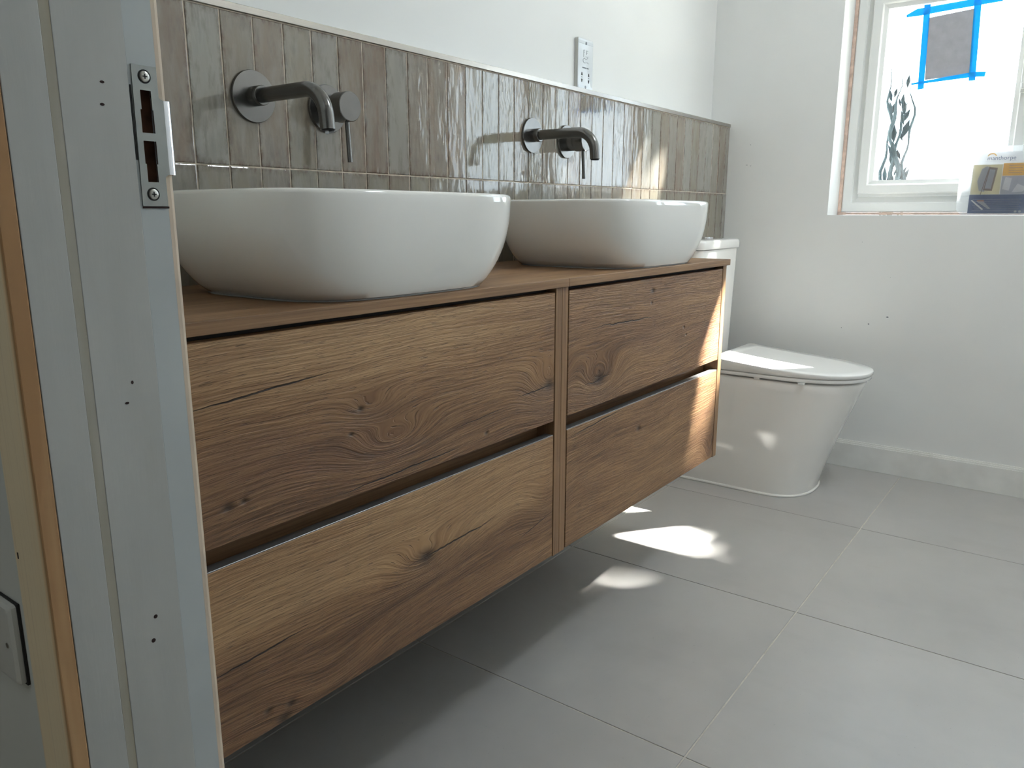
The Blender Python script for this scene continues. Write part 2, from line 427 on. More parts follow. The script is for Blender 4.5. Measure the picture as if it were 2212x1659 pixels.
# floor of the bathroom: grout bed with porcelain tiles
fl = box('floor', (XB-.14, ROOM_Y, -.06), (XF, .08, -.0015), 'grout_floor'); tag(fl, None, None, kind='structure')
fx = [-.7196+.6390*k for k in range(0, 5)]; fx = [XB-.138]+fx; fx = [v for v in fx if v < XF-.03]+[XF]
fy = [-.0950-.6365*k for k in range(0, 5)]; fy = [.0]+[v for v in fy if v > ROOM_Y+.03]+[ROOM_Y]
g = .0016
for i in range(len(fx)-1):
    for j in range(len(fy)-1):
        cx, cy = (fx[i]+fx[i+1])/2, (fy[j]+fy[j+1])/2; hx, hy = abs(fx[i+1]-fx[i])/2-g, abs(fy[j]-fy[j+1])/2-g
        bm = bmesh.new(); bmbox(bm, (-hx, -hy, -.010), (hx, hy, 0))
        bmesh.ops.bevel(bm, geom=[e for e in bm.edges if all(v.co.z > -.001 for v in e.verts)], offset=.0008, segments=1, affect='EDGES')
        o = finish('floor_tile', bm, 'floor'); o.location = (cx, cy, 0); o.parent = fl
tag(box('ceiling', (-2.75, -3.2, H), (XF+.25, 1.6, H+.08), 'ceiling'), None, None, kind='structure')
# tiled boxing and wall above it
wb = box('wall_back', (XB-.138, .080, 0), (XF+.001, .22, H), 'plaster'); tag(wb, None, None, kind='structure')
wt = box('wall_boxing', (XB-.02, .0019, 0), (XF, .0795, 1.2680), 'grout_wall'); tag(wt, None, None, kind='structure')
# tiles
P, X0 = .06256, -.4751
rows = [(1.0183-.2510*k, 1.2670-.2500*k if k == 0 else 1.0183-.2510*(k-1)) for k in range(0, 5)]
tile_me = {}
def tile_mesh(w, h):
    key = (round(w, 4), round(h, 4))
    if key not in tile_me:
        bm = bmesh.new(); a, b = w/2-.0010, h/2-.0010; q = .0016
        bmbox(bm, (-a, 0, -b), (a, .007, b))
        bmesh.ops.bevel(bm, geom=[e for e in bm.edges if all(v.co.y < .001 for v in e.verts)], offset=q, segments=2, affect='EDGES', profile=.5)
        bmesh.ops.recalc_face_normals(bm, faces=bm.faces[:])
        me = bpy.data.meshes.new('tile'); bm.to_mesh(me); bm.free(); me.materials.append(MT['glaze']); tile_me[key] = me
    return tile_me[key]
for r, (z0, z1) in enumerate(rows):
    for i in range(-6, 37):
        xa, xb = max(X0+i*P, XB), min(X0+(i+1)*P, XF)
        if xb-xa < .006: continue
        if z0 < .0: z0 = .002
        o = bpy.data.objects.new('tile', tile_mesh(xb-xa, z1-z0)); COL.objects.link(o); o.parent = wt
        o.location = ((xa+xb)/2, random.uniform(.0003, .0010), (z0+z1)/2)
        o.rotation_euler = (random.uniform(-.003, .003), random.uniform(-.0016, .0016), random.uniform(-.006, .006))
# metal edge trim along the ledge and the plastered ledge itself
tr = box('trim_1', (XB+.001, -.0022, 1.2683), (XF-.0005, .0100, 1.2802), 'trim_metal', bevel=.0008); tag(tr, None, None, kind='structure')
tag(box('wall_ledge', (XB+.001, .0102, 1.2683), (XF-.0005, .0795, 1.2795), 'plaster'), None, None, kind='structure')
# far wall with the window opening
wf = boxes('wall_far', [((XF, WY1, -.05), (XF+.26, .22, H)), ((XF, ROOM_Y-.2, -.05), (XF+.26, WY0, H)),
                        ((XF, WY0, -.05), (XF+.26, WY1, WZ0)), ((XF, WY0, WZ1), (XF+.26, WY1, H))], 'plaster'); tag(wf, None, None, kind='structure')
for (y, z, a, b) in [(-.628, .578, .0045, .003), (-.568, .548, .003, .003), (-.475, .527, .0015, .002), (-.520, .842, .0012, .0012), (-.085, 1.20, .0015, .0015), (-.075, 1.125, .004, .001), (-.09, 1.122, .003, .001), (-.625, .72, .001, .001)]:
    bm = bmesh.new(); bmesh.ops.create_circle(bm, cap_ends=True, segments=7, radius=1)
    for v in bm.verts: v.co = Vector((XF-.0003, y+v.co.x*a*random.uniform(.6, 1.2), z+v.co.y*b*random.uniform(.6, 1.2)))
    r_ = bmesh.ops.extrude_face_region(bm, geom=bm.faces[:]); bmesh.ops.translate(bm, verts=[v for v in r_['geom'] if isinstance(v, bmesh.types.BMVert)], vec=(.0006, 0, 0))
    finish('scuff_mark', bm, 'ink', wf)
sk = boxes('baseboard_far', [((XF-.015, ROOM_Y+.002, .0005), (XF-.0005, -.002, .092))], 'skirting'); tag(sk, None, None, kind='structure')
bm = bmesh.new()   # stepped moulded top
bmbox(bm, (XF-.011, ROOM_Y+.002, .0922), (XF-.0005, -.002, .098)); bmbox(bm, (XF-.006, ROOM_Y+.002, .0982), (XF-.0005, -.002, .103))
finish('moulding', bm, 'skirting', sk)
# side wall behind the photographer's right hand
tag(box('wall_front', (XH, ROOM_Y-.15, 0), (XF, ROOM_Y, H), 'plaster'), None, None, kind='structure')
tag(box('baseboard_front', (XB+.002, ROOM_Y+.0005, .0005), (XF-.017, ROOM_Y+.015, .10), 'skirting'), None, None, kind='structure')
# door wall
DY0, DY1, DZ = -1.300, -.500, 2.03
wd = boxes('wall_door', [((XH, DY1+.032, 0), (XB, .079, H)), ((XH, ROOM_Y, 0), (XB, DY0-.032, H)), ((XH, DY0-.032, DZ+.032), (XB, DY1+.032, H))], 'hall_paint'); tag(wd, None, None, kind='structure')
# hall
tag(box('floor_hall', (-2.70, -3.15, -.06), (XH-.001, 1.55, -.001), 'hall_floor'), None, None, kind='structure')
tag(box('wall_hall_left', (-2.70, -3.15, 0), (-2.55, 1.55, H), 'hall_paint'), None, None, kind='structure')
tag(box('wall_hall_end', (-2.549, 1.40, 0), (XH, 1.55, H), 'hall_paint'), None, None, kind='structure')
tag(box('wall_hall_near', (-2.549, -3.15, 0), (XH, -3.0, H), 'hall_paint'), None, None, kind='structure')
tag(boxes('wall_hall_right', [((XH, .2205, 0), (XB, 1.55, H)), ((XH, -3.15, 0), (XB, ROOM_Y-.1505, H))], 'hall_paint'), None, None, kind='structure')

# ------------------------------------------------------------------ window
YF = 1.950           # inner face of the window frame
win = empty('window_1', (YF, -1.0, WZ0)); tag(win, None, None, kind='structure')
def ringframe(name, y0, y1, z0, z1, w, x0, x1, mat, parent, step=None, wb=None):
    """rectangular picture frame with mitred corners; optional inner step nearer the glass"""
    def rect(i, x): return [(x, y0+i, z0+i), (x, y1-i, z0+i), (x, y1-i, z1-i), (x, y0+i, z1-i)]
    if step: prof = [(0, x1), (0, x0+.004), (.004, x0), (w-step-.004, x0), (w-step, x0+.004), (w-step, x0+.010), (w, x0+.016), (w, x1)]
    else: prof = [(0, x1), (0, x0+.003), (.003, x0), (w-.003, x0), (w, x0+.003), (w, x1)]
    return loft(name, [rect(i, x) for i, x in prof], mat, parent, smooth=False, closed=True)
ringframe('outer_frame', WY0+.008, WY1-.012, WZ0+.010, WZ1-.008, .058, YF, YF+.070, 'upvc', win, step=.022)
box('mullion', (YF+.002, -1.039, WZ0+.060), (YF+.066, -.964, WZ1-.060), 'upvc', win, .003)
box('transom', (YF+.003, -.967, 1.697), (YF+.064, -.457, 1.775), 'upvc', win, .003)
box('cill_bead', (YF+.003, -1.548, 1.003), (YF+.064, -.457, 1.0185), 'upvc', win, .002)
box('transom', (YF+.003, -1.548, 1.697), (YF+.064, -1.036, 1.775), 'upvc', win, .003)
boxes('dusty_edge', [((YF-.001, WY0+.001, WZ0+.0005), (YF+.05, WY1-.0005, WZ0+.0095)), ((YF-.001, WY1-.0115, WZ0+.0098), (YF+.05, WY1-.0005, WZ1-.002))], 'dusty', win)
def sash(y0, y1, z0, z1):
    s_ = ringframe('sash', y0, y1, z0, z1, .049, YF-.012, YF+.055, 'upvc', win, step=.014)
    p_ = box('pane', (YF+.018, y0+.047, z0+.047), (YF+.022, y1-.047, z1-.047), 'glass', None)
    p_.parent = s_; p_.matrix_parent_inverse = s_.matrix_world.inverted()
    return s_
bpy.context.view_layer.update()
sash(-.967, -.4555, 1.0135, 1.7005); sash(-1.548, -1.0365, 1.0135, 1.7005)
sash(-.967, -.4555, 1.771, 2.366); sash(-1.548, -1.0365, 1.771, 2.366)
hb = box('handle', (YF-.022, -.957, 1.33), (YF-.0125, -.933, 1.45), 'upvc', win, .003)
box('handle', (YF-.042, -.953, 1.34), (YF-.0225, -.937, 1.36), 'upvc', win, .003)
# paper taped to the pane
XG = YF+.0165
def flat_quad(name, q, x0, x1, mat, parent=None):
    bm = bmesh.new(); A = [bm.verts.new((x0, y, z)) for y, z in q]; B = [bm.verts.new((x1, y, z)) for y, z in q]
    n = len(q); bm.faces.new(A); bm.faces.new(B)
    for k in range(n): bm.faces.new((A[k], A[(k+1) % n], B[(k+1) % n], B[k]))
    return finish(name, bm, mat, parent)
tag(flat_quad('paper_sheet', [(-.630, 1.606), (-.772, 1.617), (-.7825, 1.408), (-.641, 1.402)], XG, XG+.0006, 'paper'), 'plain grey sheet of paper taped to the window pane', 'paper')
G_ = 'strips of blue masking tape on the window'
for q, x, lab in [([(-.614, 1.6503), (-.634, 1.6503), (-.640, 1.373), (-.6205, 1.3715)], XG-.0010, 'blue masking tape strip down the left edge of the taped paper'),
                  ([(-.766, 1.6503), (-.7875, 1.6503), (-.7965, 1.386), (-.777, 1.386)], XG-.0010, 'blue masking tape strip down the right edge of the taped paper'),
                  ([(-.560, 1.6245), (-.592, 1.640), (-.83, 1.6503), (-.850, 1.644), (-.849, 1.628), (-.70, 1.622), (-.600, 1.6165), (-.561, 1.6170)], XG-.0020, 'blue masking tape strip along the top of the taped paper'),
                  ([(-.5985, 1.3945), (-.7905, 1.4140), (-.8255, 1.4110), (-.8235, 1.3955), (-.7900, 1.3975), (-.5985, 1.3885)], XG-.0020, 'blue masking tape strip along the bottom of the taped paper')]:
    tag(flat_quad('masking_tape', q, x, x+.0006, 'tape'), lab, 'tape', G_)

# ------------------------------------------------------------------ packet on the window sill
pk = empty('plastic_packet', (1.868, -.90, WZ0+.0005)); tag(pk, 'clear plastic packet with printed yellow, grey and navy card on the window sill', 'packet')
LEAN = .04
def pkp(x):      # u to the right in view (-y), v up, w towards the room
    return lambda u, v, w: (x-w+LEAN*v, -.905-u, WZ0+.001+v)
def rrect(w0, w1, h0, h1, r, n=6):
    out = []
    for cx, cy, a in ((w1-r, h1-r, 0), (w0+r, h1-r, 90), (w0+r, h0+r, 180), (w1-r, h0+r, 270)):
        out += [(cx+r*math.cos(math.radians(a+90*k/n)), cy+r*math.sin(math.radians(a+90*k/n))) for k in range(n+1)]
    return out
shell = []
for (ins, w) in ((.006, -.012), (.001, -.009), (0, 0), (.001, .010), (.007, .014)):
    shell.append([pkp(1.868)(u, v, w) for u, v in rrect(-.108+ins, .118-ins, .0+ins*.2, .222-ins, .026)])
loft('clear_shell', shell, 'clear_plastic', pk)
pl = pkp(1.868)
def card(name, q, mat, w, t=.0004): return extrude2d(name, q, [], lambda u, v, k: pl(u, v, w+k), t, mat, pk)
R4 = lambda a, b, c, d: [(a, c), (b, c), (b, d), (a, d)]
card('backing_card', R4(-.072, .096, .004, .203), 'card', .0020)
card('picture_panel', R4(-.070, .014, .067, .163), 'ink_cream', .0026)
card('picture_hatch_area', [(-.046, .078), (-.030, .075), (-.020, .150), (-.030, .158), (-.044, .150), (-.054, .11)], 'ink_lilac', .0031)
card('picture_hatch', [(-.034, .080), (-.008, .078), (.001, .152), (-.022, .155)], 'ink_brown', .0036)
card('picture_hatch_opening', [(-.030, .086), (-.012, .085), (-.005, .146), (-.021, .148)], 'ink_lilac', .0040)
card('picture_ladder', [(-.041, .066), (-.039, .066), (-.021, .156), (-.024, .156)], 'ink_brown', .0044)
card('yellow_panel', R4(.016, .096, .126, .166), 'ink_yellow', .0026)
card('picture_panel', R4(.016, .096, .067, .125), 'ink_lilac', .0026)
card('picture_box', [(.020, .083), (.040, .078), (.044, .118), (.026, .122)], 'card', .0031)
card('picture_box', [(.048, .072), (.078, .074), (.088, .088), (.062, .100)], 'card', .0031)
card('navy_panel', R4(-.072, .096, .005, .066), 'ink_blue', .0026)
card('picture_rod', [(-.066, .047), (-.062, .049), (-.026, .018), (-.031, .016)], 'card', .0031)
card('picture_rod', [(-.050, .045), (-.030, .046), (-.006, .020), (-.013, .019)], 'ink_lilac', .0031)
card('picture_rod', [(-.048, .048), (-.028, .048), (-.026, .044), (-.046, .044)], 'ink_red', .0033)
for k in range(7): card('print_line', R4(-.060+.004*(k % 3), .080-.006*(k % 2), .0500-.0062*k, .0508-.0062*k), 'ink_lilac', .0029)
for k in range(4): card('print_line', R4(.032, .078-.008*(k % 2), .158-.008*k, .1592-.008*k), 'ink', .0029)
card('print_line', R4(-.036, .050, .1735, .1743), 'ink_lilac', .0025)
text('brand_lettering', 'manthorpe', .0185, lambda u, v, w: pl(u+.008, v+.183, w+.0028), 'ink_blue', pk)
arc = [(-.020+.013*math.cos(t), .190+.010*math.sin(t)) for t in [math.pi*k/10 for k in range(11)]]
card('brand_arc', arc+[(p[0]*.75-.005, (p[1]-.190)*.6+.190) for p in arc[::-1]], 'ink_yellow', .0025)
for k in (0, 1): card('print_badge', sel(.004, .004, 2, 12, .066+.012*k, .011), 'ink_lilac', .0031)

# ------------------------------------------------------------------ door frame (left of the picture)
dr = empty('door_1', (XH+.07, DY1, 0)); tag(dr, None, None, kind='structure')
yj = DY1
# backing board, then face boards 12 mm thick
box('backing_board', (XH, yj+.0125, .001), (XB, yj+.031, DZ), 'raw_mortise', dr)
box('extension_board', (XH, yj, .001), (-.9155, yj+.012, DZ), 'lining', dr, .0006)
box('seam_filler', (-.9154, yj+.0004, .001), (-.9073, yj+.012, DZ), 'seam', dr)
box('lining_board', (-.9072, yj, .001), (-.8475, yj+.012, DZ), 'lining', dr, .0006)
# rebate strip with the strike mortise cut into it
mort = [[(-.8440, 1.0070), (-.8440, 1.0475), (-.8222, 1.0475), (-.8222, 1.0070)], [(-.8440, .9635), (-.8440, 1.0045), (-.8222, 1.0045), (-.8222, .9635)]]
extrude2d('door_rebate', [(-.8473, .001), (-.8205, .001), (-.8205, DZ), (-.8473, DZ)], mort, lambda u, v, w: (u, yj+.0006+w, v), .0115, 'lining_blue', dr)
# bare arris: rounded outer corner
prof = [(-.8203, .0008), (-.8165, .0010), (-.8135, .0022), (-.8120, .0052), (-.8120, .0121), (-.8203, .0121)]
loft('bare_arris', [[(x, yj+y, z) for x, y in prof] for z in (.001, DZ)], 'cream_wood', dr, smooth=False)
for k, (x, z, a, b) in enumerate([(-.8710, 1.048, .0042, .0024), (-.8728, 1.0295, .0042, .0024), (-.8722, .7850, .0026, .0036), (-.8790, .7665, .0040, .0024), (-.8735, .5480, .0042, .0042), (-.8780, .5240, .0044, .0046)]):
    bm = bmesh.new(); bmesh.ops.create_circle(bm, cap_ends=True, segments=8, radius=.5)
    for v in bm.verts: v.co = Vector((x+v.co.x*a, yj-.0002, z+v.co.y*b))
    r_ = bmesh.ops.extrude_face_region(bm, geom=bm.faces[:]); bmesh.ops.translate(bm, verts=[v for v in r_['geom'] if isinstance(v, bmesh.types.BMVert)], vec=(0, .0006, 0))
    finish('nail_hole', bm, 'hole', dr)
# strike plate
def arcpts(cx, cz, r, a0, a1, n=5): return [(cx+r*math.cos(math.radians(a0+(a1-a0)*k/n)), cz+r*math.sin(math.radians(a0+(a1-a0)*k/n))) for k in range(n+1)]
pl_out = [(-.8455, .9445), (-.8215, .9445), (-.8215, .9690)] + arcpts(-.8175, .9690, .0040, 180, 90) + [(-.8170, .9730), (-.8170, 1.0385)] + arcpts(-.8175, 1.0425, .0040, 270, 180) + [(-.8215, 1.0665), (-.8445, 1.0665)]
hl = [[(-.8395, 1.0090), (-.8275, 1.0090), (-.8275, 1.0290), (-.8283, 1.0290), (-.8283, 1.0455), (-.8383, 1.0455), (-.8383, 1.0290), (-.8395, 1.0290)],
      [(-.8385, .9660), (-.8285, .9660), (-.8285, .9820), (-.8275, .9820), (-.8275, 1.0020), (-.8395, 1.0020), (-.8395, .9820), (-.8385, .9820)]]
sp = extrude2d('strike_plate', pl_out, hl, lambda u, v, w: (u, yj-.0008+w, v), .0013, 'steel', dr)
lipp = [(-.8170, -.0008), (-.8140, -.0007), (-.8112, .0001), (-.8090, .0020), (-.8080, .0050), (-.8078, .0090), (-.8087, .0090), (-.8090, .0056), (-.8100, .0030), (-.8118, .0014), (-.8142, .0006), (-.8170, .0005)]
o = loft('curved_lip', [[(x, yj+y, z) for x, y in lipp] for z in (.9732, 1.0383)], 'chrome', None); sharp(o, 60); o.parent = sp
box('mortise_edge', (-.8473, yj-.0001, .985), (-.8457, yj+.0004, 1.049), 'black', None).parent = sp
box('mortise_edge', (-.8455, yj-.0001, .9425), (-.8200, yj+.0004, .9443), 'hole', None).parent = sp
for (sx, sz) in ((-.8332, 1.0572), (-.8348, .9552)):
    s_ = lathe('screw', [(0, .0046), (.0006, .0046), (.0012, .0036), (.0013, 0)], (sx, yj-.0008, sz), (0, -1, 0), 'screw', None, 20); s_.parent = sp
    boxes('screw_slot', [((sx-.0022, yj-.0023, sz-.0005), (sx+.0022, yj-.0019, sz+.0005)), ((sx-.0005, yj-.0023, sz-.0022), (sx+.0005, yj-.0019, sz+.0022))], 'black', None).parent = sp
    lathe('screw_recess', [(0, .0060), (.0003, .0060)], (sx, yj-.0007, sz), (0, -1, 0), 'black', None, 20).parent = sp
# far jamb, head and architraves
box('lining_board', (XH, DY0-.031, .001), (XB, DY0, DZ), 'lining', dr, .001)
box('lining_board', (XH, DY0-.031, DZ+.0005), (XB, DY1+.031, DZ+.031), 'lining', dr, .001)
box('architrave', (XH-.0152, -.4998, .001), (XH-.0003, -.4355, DZ+.07), 'pine', dr, .0012)
box('architrave', (XH-.0152, DY0-.066, .001), (XH-.0003, DY0+.036, DZ+.07), 'pine', dr, .0012)
boxes('pine_knot', [((XH-.0156, -.4440, .628), (XH-.0152, -.4420, .634))], 'hole', dr)
# small wall plate in the hall
ws = empty('wall_plate', (XH-.0005, -.34, .515)); tag(ws, 'white wall plate on the hall wall beside the bare pine trim', 'socket')
xr = [[(XH-.0005-w, y, z) for y, z in rrect(-.3830+i, -.2990-i, .4690+i, .5560-i, .004, 3)] for i, w in ((0, .0), (0, .007), (.003, .0100), (.006, .0105))]
sharp(loft('plate', xr, 'switch', ws), 30)
lathe('screw', [(0, .003), (.0006, .003), (.0007, 0)], (XH-.0112, -.3715, .5125), (-1, 0, 0), 'screw', ws, 14)
box('painted_shadow_rim', (XH-.003, -.3850, .468), (XH-.0004, -.2980, .5575), 'black', ws)  # black sheet standing in for the shadow round the plate

# ------------------------------------------------------------------ vanity
YV = -.4190          # drawer front plane
ZB, ZT = .2795, .8221
def cabinet(name, x0, x1, pl_l, pl_r, label):
    """x0..x1 overall; pl_l / pl_r thickness of the side panels"""
    t = empty(name, ((x0+x1)/2, -.21, ZB)); tag(t, label, 'cabinet', 'vanity units')
    ztop = .8062
    box('side_panel', (x0, YV, ZB), (x0+pl_l, -.003, ztop), 'oak_z', t, .0006, 1)
    box('side_panel', (x1-pl_r, YV, ZB), (x1, -.003, ztop), 'oak_z', t, .0006, 1)
    xi0, xi1 = x0+pl_l+.0003, x1-pl_r-.0003
    box('carcass', (xi0, YV+.0560, ZB+.004), (xi1, -.003, ztop), 'shadow_gap', t)
    box('top_rail', (xi0, YV+.0220, .795), (xi1, YV+.0555, ztop-.0002), 'shadow_gap', t)
    for (z0, z1, top) in ((.5555, .7985, True), (ZB+.002, .5270, False)):
        bm = bmesh.new(); a, b = xi0+.0030, xi1-.0030
        bmbox(bm, (a, YV, z0), (b, YV+.019, z1))
        bmesh.ops.bevel(bm, geom=bm.edges[:], offset=.0007, segments=1, affect='EDGES')
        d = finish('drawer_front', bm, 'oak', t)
        if not top:     # finger-pull edge strip along the top of the lower drawer
            e = box('pull_edge', (a, YV+.0008, z1+.0001), (b, YV+.0185, z1+.0016), 'pull_metal', None, .0004, 1); e.parent = d; e.matrix_parent_inverse = (Matrix.Translation(t.location) @ d.matrix_parent_inverse).inverted()
    box('finger_channel', (xi0, YV+.040, .515), (xi1, YV+.0555, .575), 'oak_x', t)
    return t
bpy.context.view_layer.update()
cabinet('vanity_cabinet', -.8000, -.0160, .0190, .0205, 'wall-hung oak vanity cabinet with two drawers nearest the door frame')
cabinet('vanity_cabinet', -.0155, .7850, .0205, .0235, 'wall-hung oak vanity cabinet with two drawers beside the toilet')
tag(box('worktop', (-.8080, -.4240, .8066), (-.0004, -.0022, ZT), 'oak_x', None, .0008), 'oak worktop board under the basin nearest the door frame', 'worktop', 'vanity worktops')
tag(box('worktop', (.0004, -.4240, .8066), (.7975, -.0022, ZT), 'oak_x', None, .0008), 'oak worktop board under the basin beside the toilet', 'worktop', 'vanity worktops')

# ------------------------------------------------------------------ basins
def basin(cx, label):
    cy = -.2490; zr = .9695; z0 = ZT+.0006
    t = empty('counter_basin', (cx, cy, z0)); tag(t, label, 'basin', 'countertop basins')
    ar, br, ab, bb, nr, nb, ga, gb = .2520, .1895, .1970, .1700, 4.3, 3.9, 2.6, 2.4
    N = 96; rings = []
    def ring(a, b, n, z): rings.append([(x, y, z) for x, y in sel(a, b, n, N, cx, cy)])
    ring(ab-.010, bb-.010, nb, z0); ring(ab-.006, bb-.006, nb, z0+.003)
    for k in range(15):
        s = k/14; zz = z0+.003+(zr-.006-z0-.003)*s
        ring(ab-.003*(1-s)**8+(ar-ab)*(1-(1-s)**ga), bb-.003*(1-s)**8+(br-bb)*(1-(1-s)**gb), nb+(nr-nb)*s, zz)
    for k in range(1, 7):
        th = math.pi*k/6
        ring(ar-.006+.006*math.cos(th), br-.006+.006*math.cos(th), nr, zr-.006+.006*math.sin(th))
    ri, bi = ar-.012, br-.012
    for s in (.15, .35, .55, .72, .85, .94, 1.0):
        q = math.sqrt(max(0, 1-s*s)) if s < 1 else 0
        f = .30+.70*(1-s**3.2) if s < 1 else .22
        ring(ri*f, bi*f, 3.3-.9*s, zr-.006-(zr-z0-.028)*(s**.9))
    sharp(loft('bowl', rings, 'ceramic', t), 60)
    lathe('waste_plug', [(0, .030), (.004, .030), (.006, .026), (.006, 0)], (cx, cy, z0+.0235), (0, 0, 1), 'gunmetal', t, 28)
    pts = sel(ab-.0085, bb-.0085, nb, 64, cx, cy)
    bm = bmesh.new(); rr = []
    for (x, y) in pts:
        d = Vector((x-cx, y-cy, 0)).normalized()
        rr.append([Vector((x, y, z0-.0002))+d*a+Vector((0, 0, b)) for a, b in ((0, 0), (.004, 0), (.0015, .0025), (0, .003))])
    loft('sealant_bead', rr, 'water', t, closed=True)
    return t
basin(-.3790, 'white rectangular countertop basin nearest the door frame')
basin(.4380, 'white rectangular countertop basin nearest the toilet')

# ------------------------------------------------------------------ taps
def spout(x, label, drop):
    z = 1.1355; t = empty('tap_spout', (x, 0, z)); tag(t, label, 'tap', 'wall-mounted basin spouts')
    lathe('wall_plate_disc', [(0, .0435), (.0035, .0435), (.0055, .0425), (.0058, .030), (.0058, 0)], (x, -.0005, z), (0, -1, 0), 'gunmetal', t, 56)
    lathe('collar', [(0, .0165), (.021, .0165), (.0225, .0155), (.0225, 0)], (x, -.0064, z), (0, -1, 0), 'gunmetal', t, 32)
    pts = [(x, -.029, z), (x, -.06, z), (x, -.10, z), (x, -.140, z)]
    for k in range(1, 10):
        a = math.radians(86*k/9); pts.append((x, -.140-.049*math.sin(a), z-.049*(1-math.cos(a))))
    pts.append((x, pts[-1][1]-.0015, 1.0700))
    tube('spout_tube', pts, .0122, 'gunmetal', t, 28)
    yt = pts[-1][1]
    lathe('nozzle', [(0, .0100), (.0022, .0098), (.0022, .0075), (.0008, .0070), (.0008, 0)], (x, yt, 1.0698), (0, 0, -1), 'black', t, 24)
    if drop: lathe('water_drop', [(0, .0018), (.001, .0030), (.003, .0036), (.0050, .0028), (.0062, 0)], (x, yt+.002, 1.0688), (0, 0, -1), 'water', t, 16)
def mixer(x, label):
    z = 1.1315; t = empty('tap_mixer', (x, 0, z)); tag(t, label, 'tap', 'wall-mounted basin mixers')
    lathe('wall_plate_disc', [(0, .0435), (.0035, .0435), (.0055, .0425), (.0058, .030), (.0058, 0)], (x, -.0005, z), (0, -1, 0), 'gunmetal', t, 56)
    lathe('valve_body', [(0, .0245), (.028, .0245), (.0285, .023), (.0285, 0)], (x, -.0064, z), (0, -1, 0), 'gunmetal', t, 36)
    lathe('knob', [(0, .0245), (.0008, .0268), (.030, .0268), (.0312, .0256), (.0313, 0)], (x, -.0358, z), (0, -1, 0), 'gunmetal', t, 40)
    tube('lever', [(x, -.0560, z-.0262), (x, -.0570, z-.045), (x, -.0600, z-.0990)], .0045, 'gunmetal', t, 16)
spout(-.359, 'dark brushed curved tap spout with hanging water drop, above the basin nearest the door', True)
mixer(-.197, 'dark brushed round mixer knob with lever, above the basin nearest the door')
spout(.475, 'dark brushed curved tap spout above the basin nearest the toilet', False)
mixer(.638, 'dark brushed round mixer knob with lever, above the basin nearest the toilet')

# ------------------------------------------------------------------ shaver socket
sx0, sz0 = .8445, 1.3640
sh = empty('shaver_socket', (sx0, .079, sz0)); tag(sh, 'pale metal shaver socket plate on the white wall above the tiles', 'socket')
rs = [[(sx0+u, .0795-w, sz0+v) for u, v in rrect(-.043+i, .043-i, -.073+i, .073-i, .005, 4)] for i, w in ((0, 0), (0, .0085), (.0012, .0105), (.0035, .0115))]
sharp(loft('plate', rs[:3], 'socket_edge', sh), 30); sharp(loft('face', [rs[2], rs[3]], 'socket', sh), 30)
sf = lambda u, v, w: (sx0+u, .0680-w, sz0+v)
box('face_ridge', sf(-.0395, .0575, 0), sf(.0395, .0660, .0008), 'socket', sh, .0003)
box('face_ridge', sf(-.0395, -.0660, 0), sf(.0395, -.0575, .0008), 'socket', sh, .0003)
for v in (.0602, -.0602): lathe('screw', [(0, .0042), (.0012, .0042), (.0014, 0)], sf(0, v, 0), (0, -1, 0), 'ink', sh, 16)
for (u, v) in ((-.020, -.0255), (.018, -.0255), (-.020, -.0425), (.018, -.0425)):
    s_ = 1 if v > -.03 else -1
    extrude2d('pin_hole', [(u-.0035, v-.0035*s_), (u+.0035, v-.0035*s_), (u+.0014, v+.005*s_), (u-.0014, v+.005*s_)], [], lambda a, b, w: sf(a, b, .0001+w), .0005, 'black', sh)
for u in (-.020, .018): extrude2d('voltage_mark', R4(u-.003, u+.003, -.0350, -.0330), [], lambda a, b, w: sf(a, b, .0001+w), .0003, 'ink', sh)
def line(pts, r=.0006): tube('shaver_symbol', [sf(u, v, .0003) for u, v in pts], r, 'ink', sh, 6)
line([(-.006, .041), (-.012, .041), (-.012, .022)]); line([(-.012, .035), (-.008, .035)])
line([(.012, .041), (.004, .041), (.004, .030)]); line([(.004, .035), (.009, .035)]); line([(-.001, .024), (.006, .024)])
line([(.011, .026), (.009, .020), (.003, .017), (-.010, .019), (-.015, .014), (-.013, .008), (-.006, .006), (.010, .009), (.014, .006)])
text('socket_lettering', 'SHAVERS ONLY', .0052, lambda u, v, w: sf(u, v-.0075, w+.0003), 'ink', sh)

# ------------------------------------------------------------------ toilet
TX = 1.4780
wc = empty('toilet', (TX, -.30, 0)); tag(wc, 'white back-to-wall close-coupled toilet with closed lid beside the vanity', 'toilet')
def dsec(hw, yf, lf, n, z, yb=-.0030, N=28, rb=.0):
    """D-shaped section: straight sides from the wall, superelliptic nose reaching yf over length lf"""
    out = [(TX+hw, yb, z)]; ys = yf+lf
    for k in range(1, 4): out.append((TX+hw, yb+(ys-yb)*k/4, z))
    for k in range(N+1):
        th = math.pi*k/N; c, s = math.cos(th), math.sin(th)
        out.append((TX+hw*math.copysign(abs(c)**(2/n), c), ys-lf*abs(s)**(2/n), z))
    for k in range(3, 0, -1): out.append((TX-hw, yb+(ys-yb)*k/4, z))
    out.append((TX-hw, yb, z)); return out
prof = []
for k in range(15):
    s = k/14; z = .0015+.3930*s
    q = s**1.15
    prof.append(dsec(.1660+.0140*q, -.5160-.1320*q, .150+.100*q, 2.5-.25*q, z))
for (i, dz) in ((.002, .0035), (.007, .0055)): prof.append(dsec(.180-i, -.648+i, .250-i, 2.25, .3945+dz))
sharp(loft('pan', prof, 'wc', wc), 55)
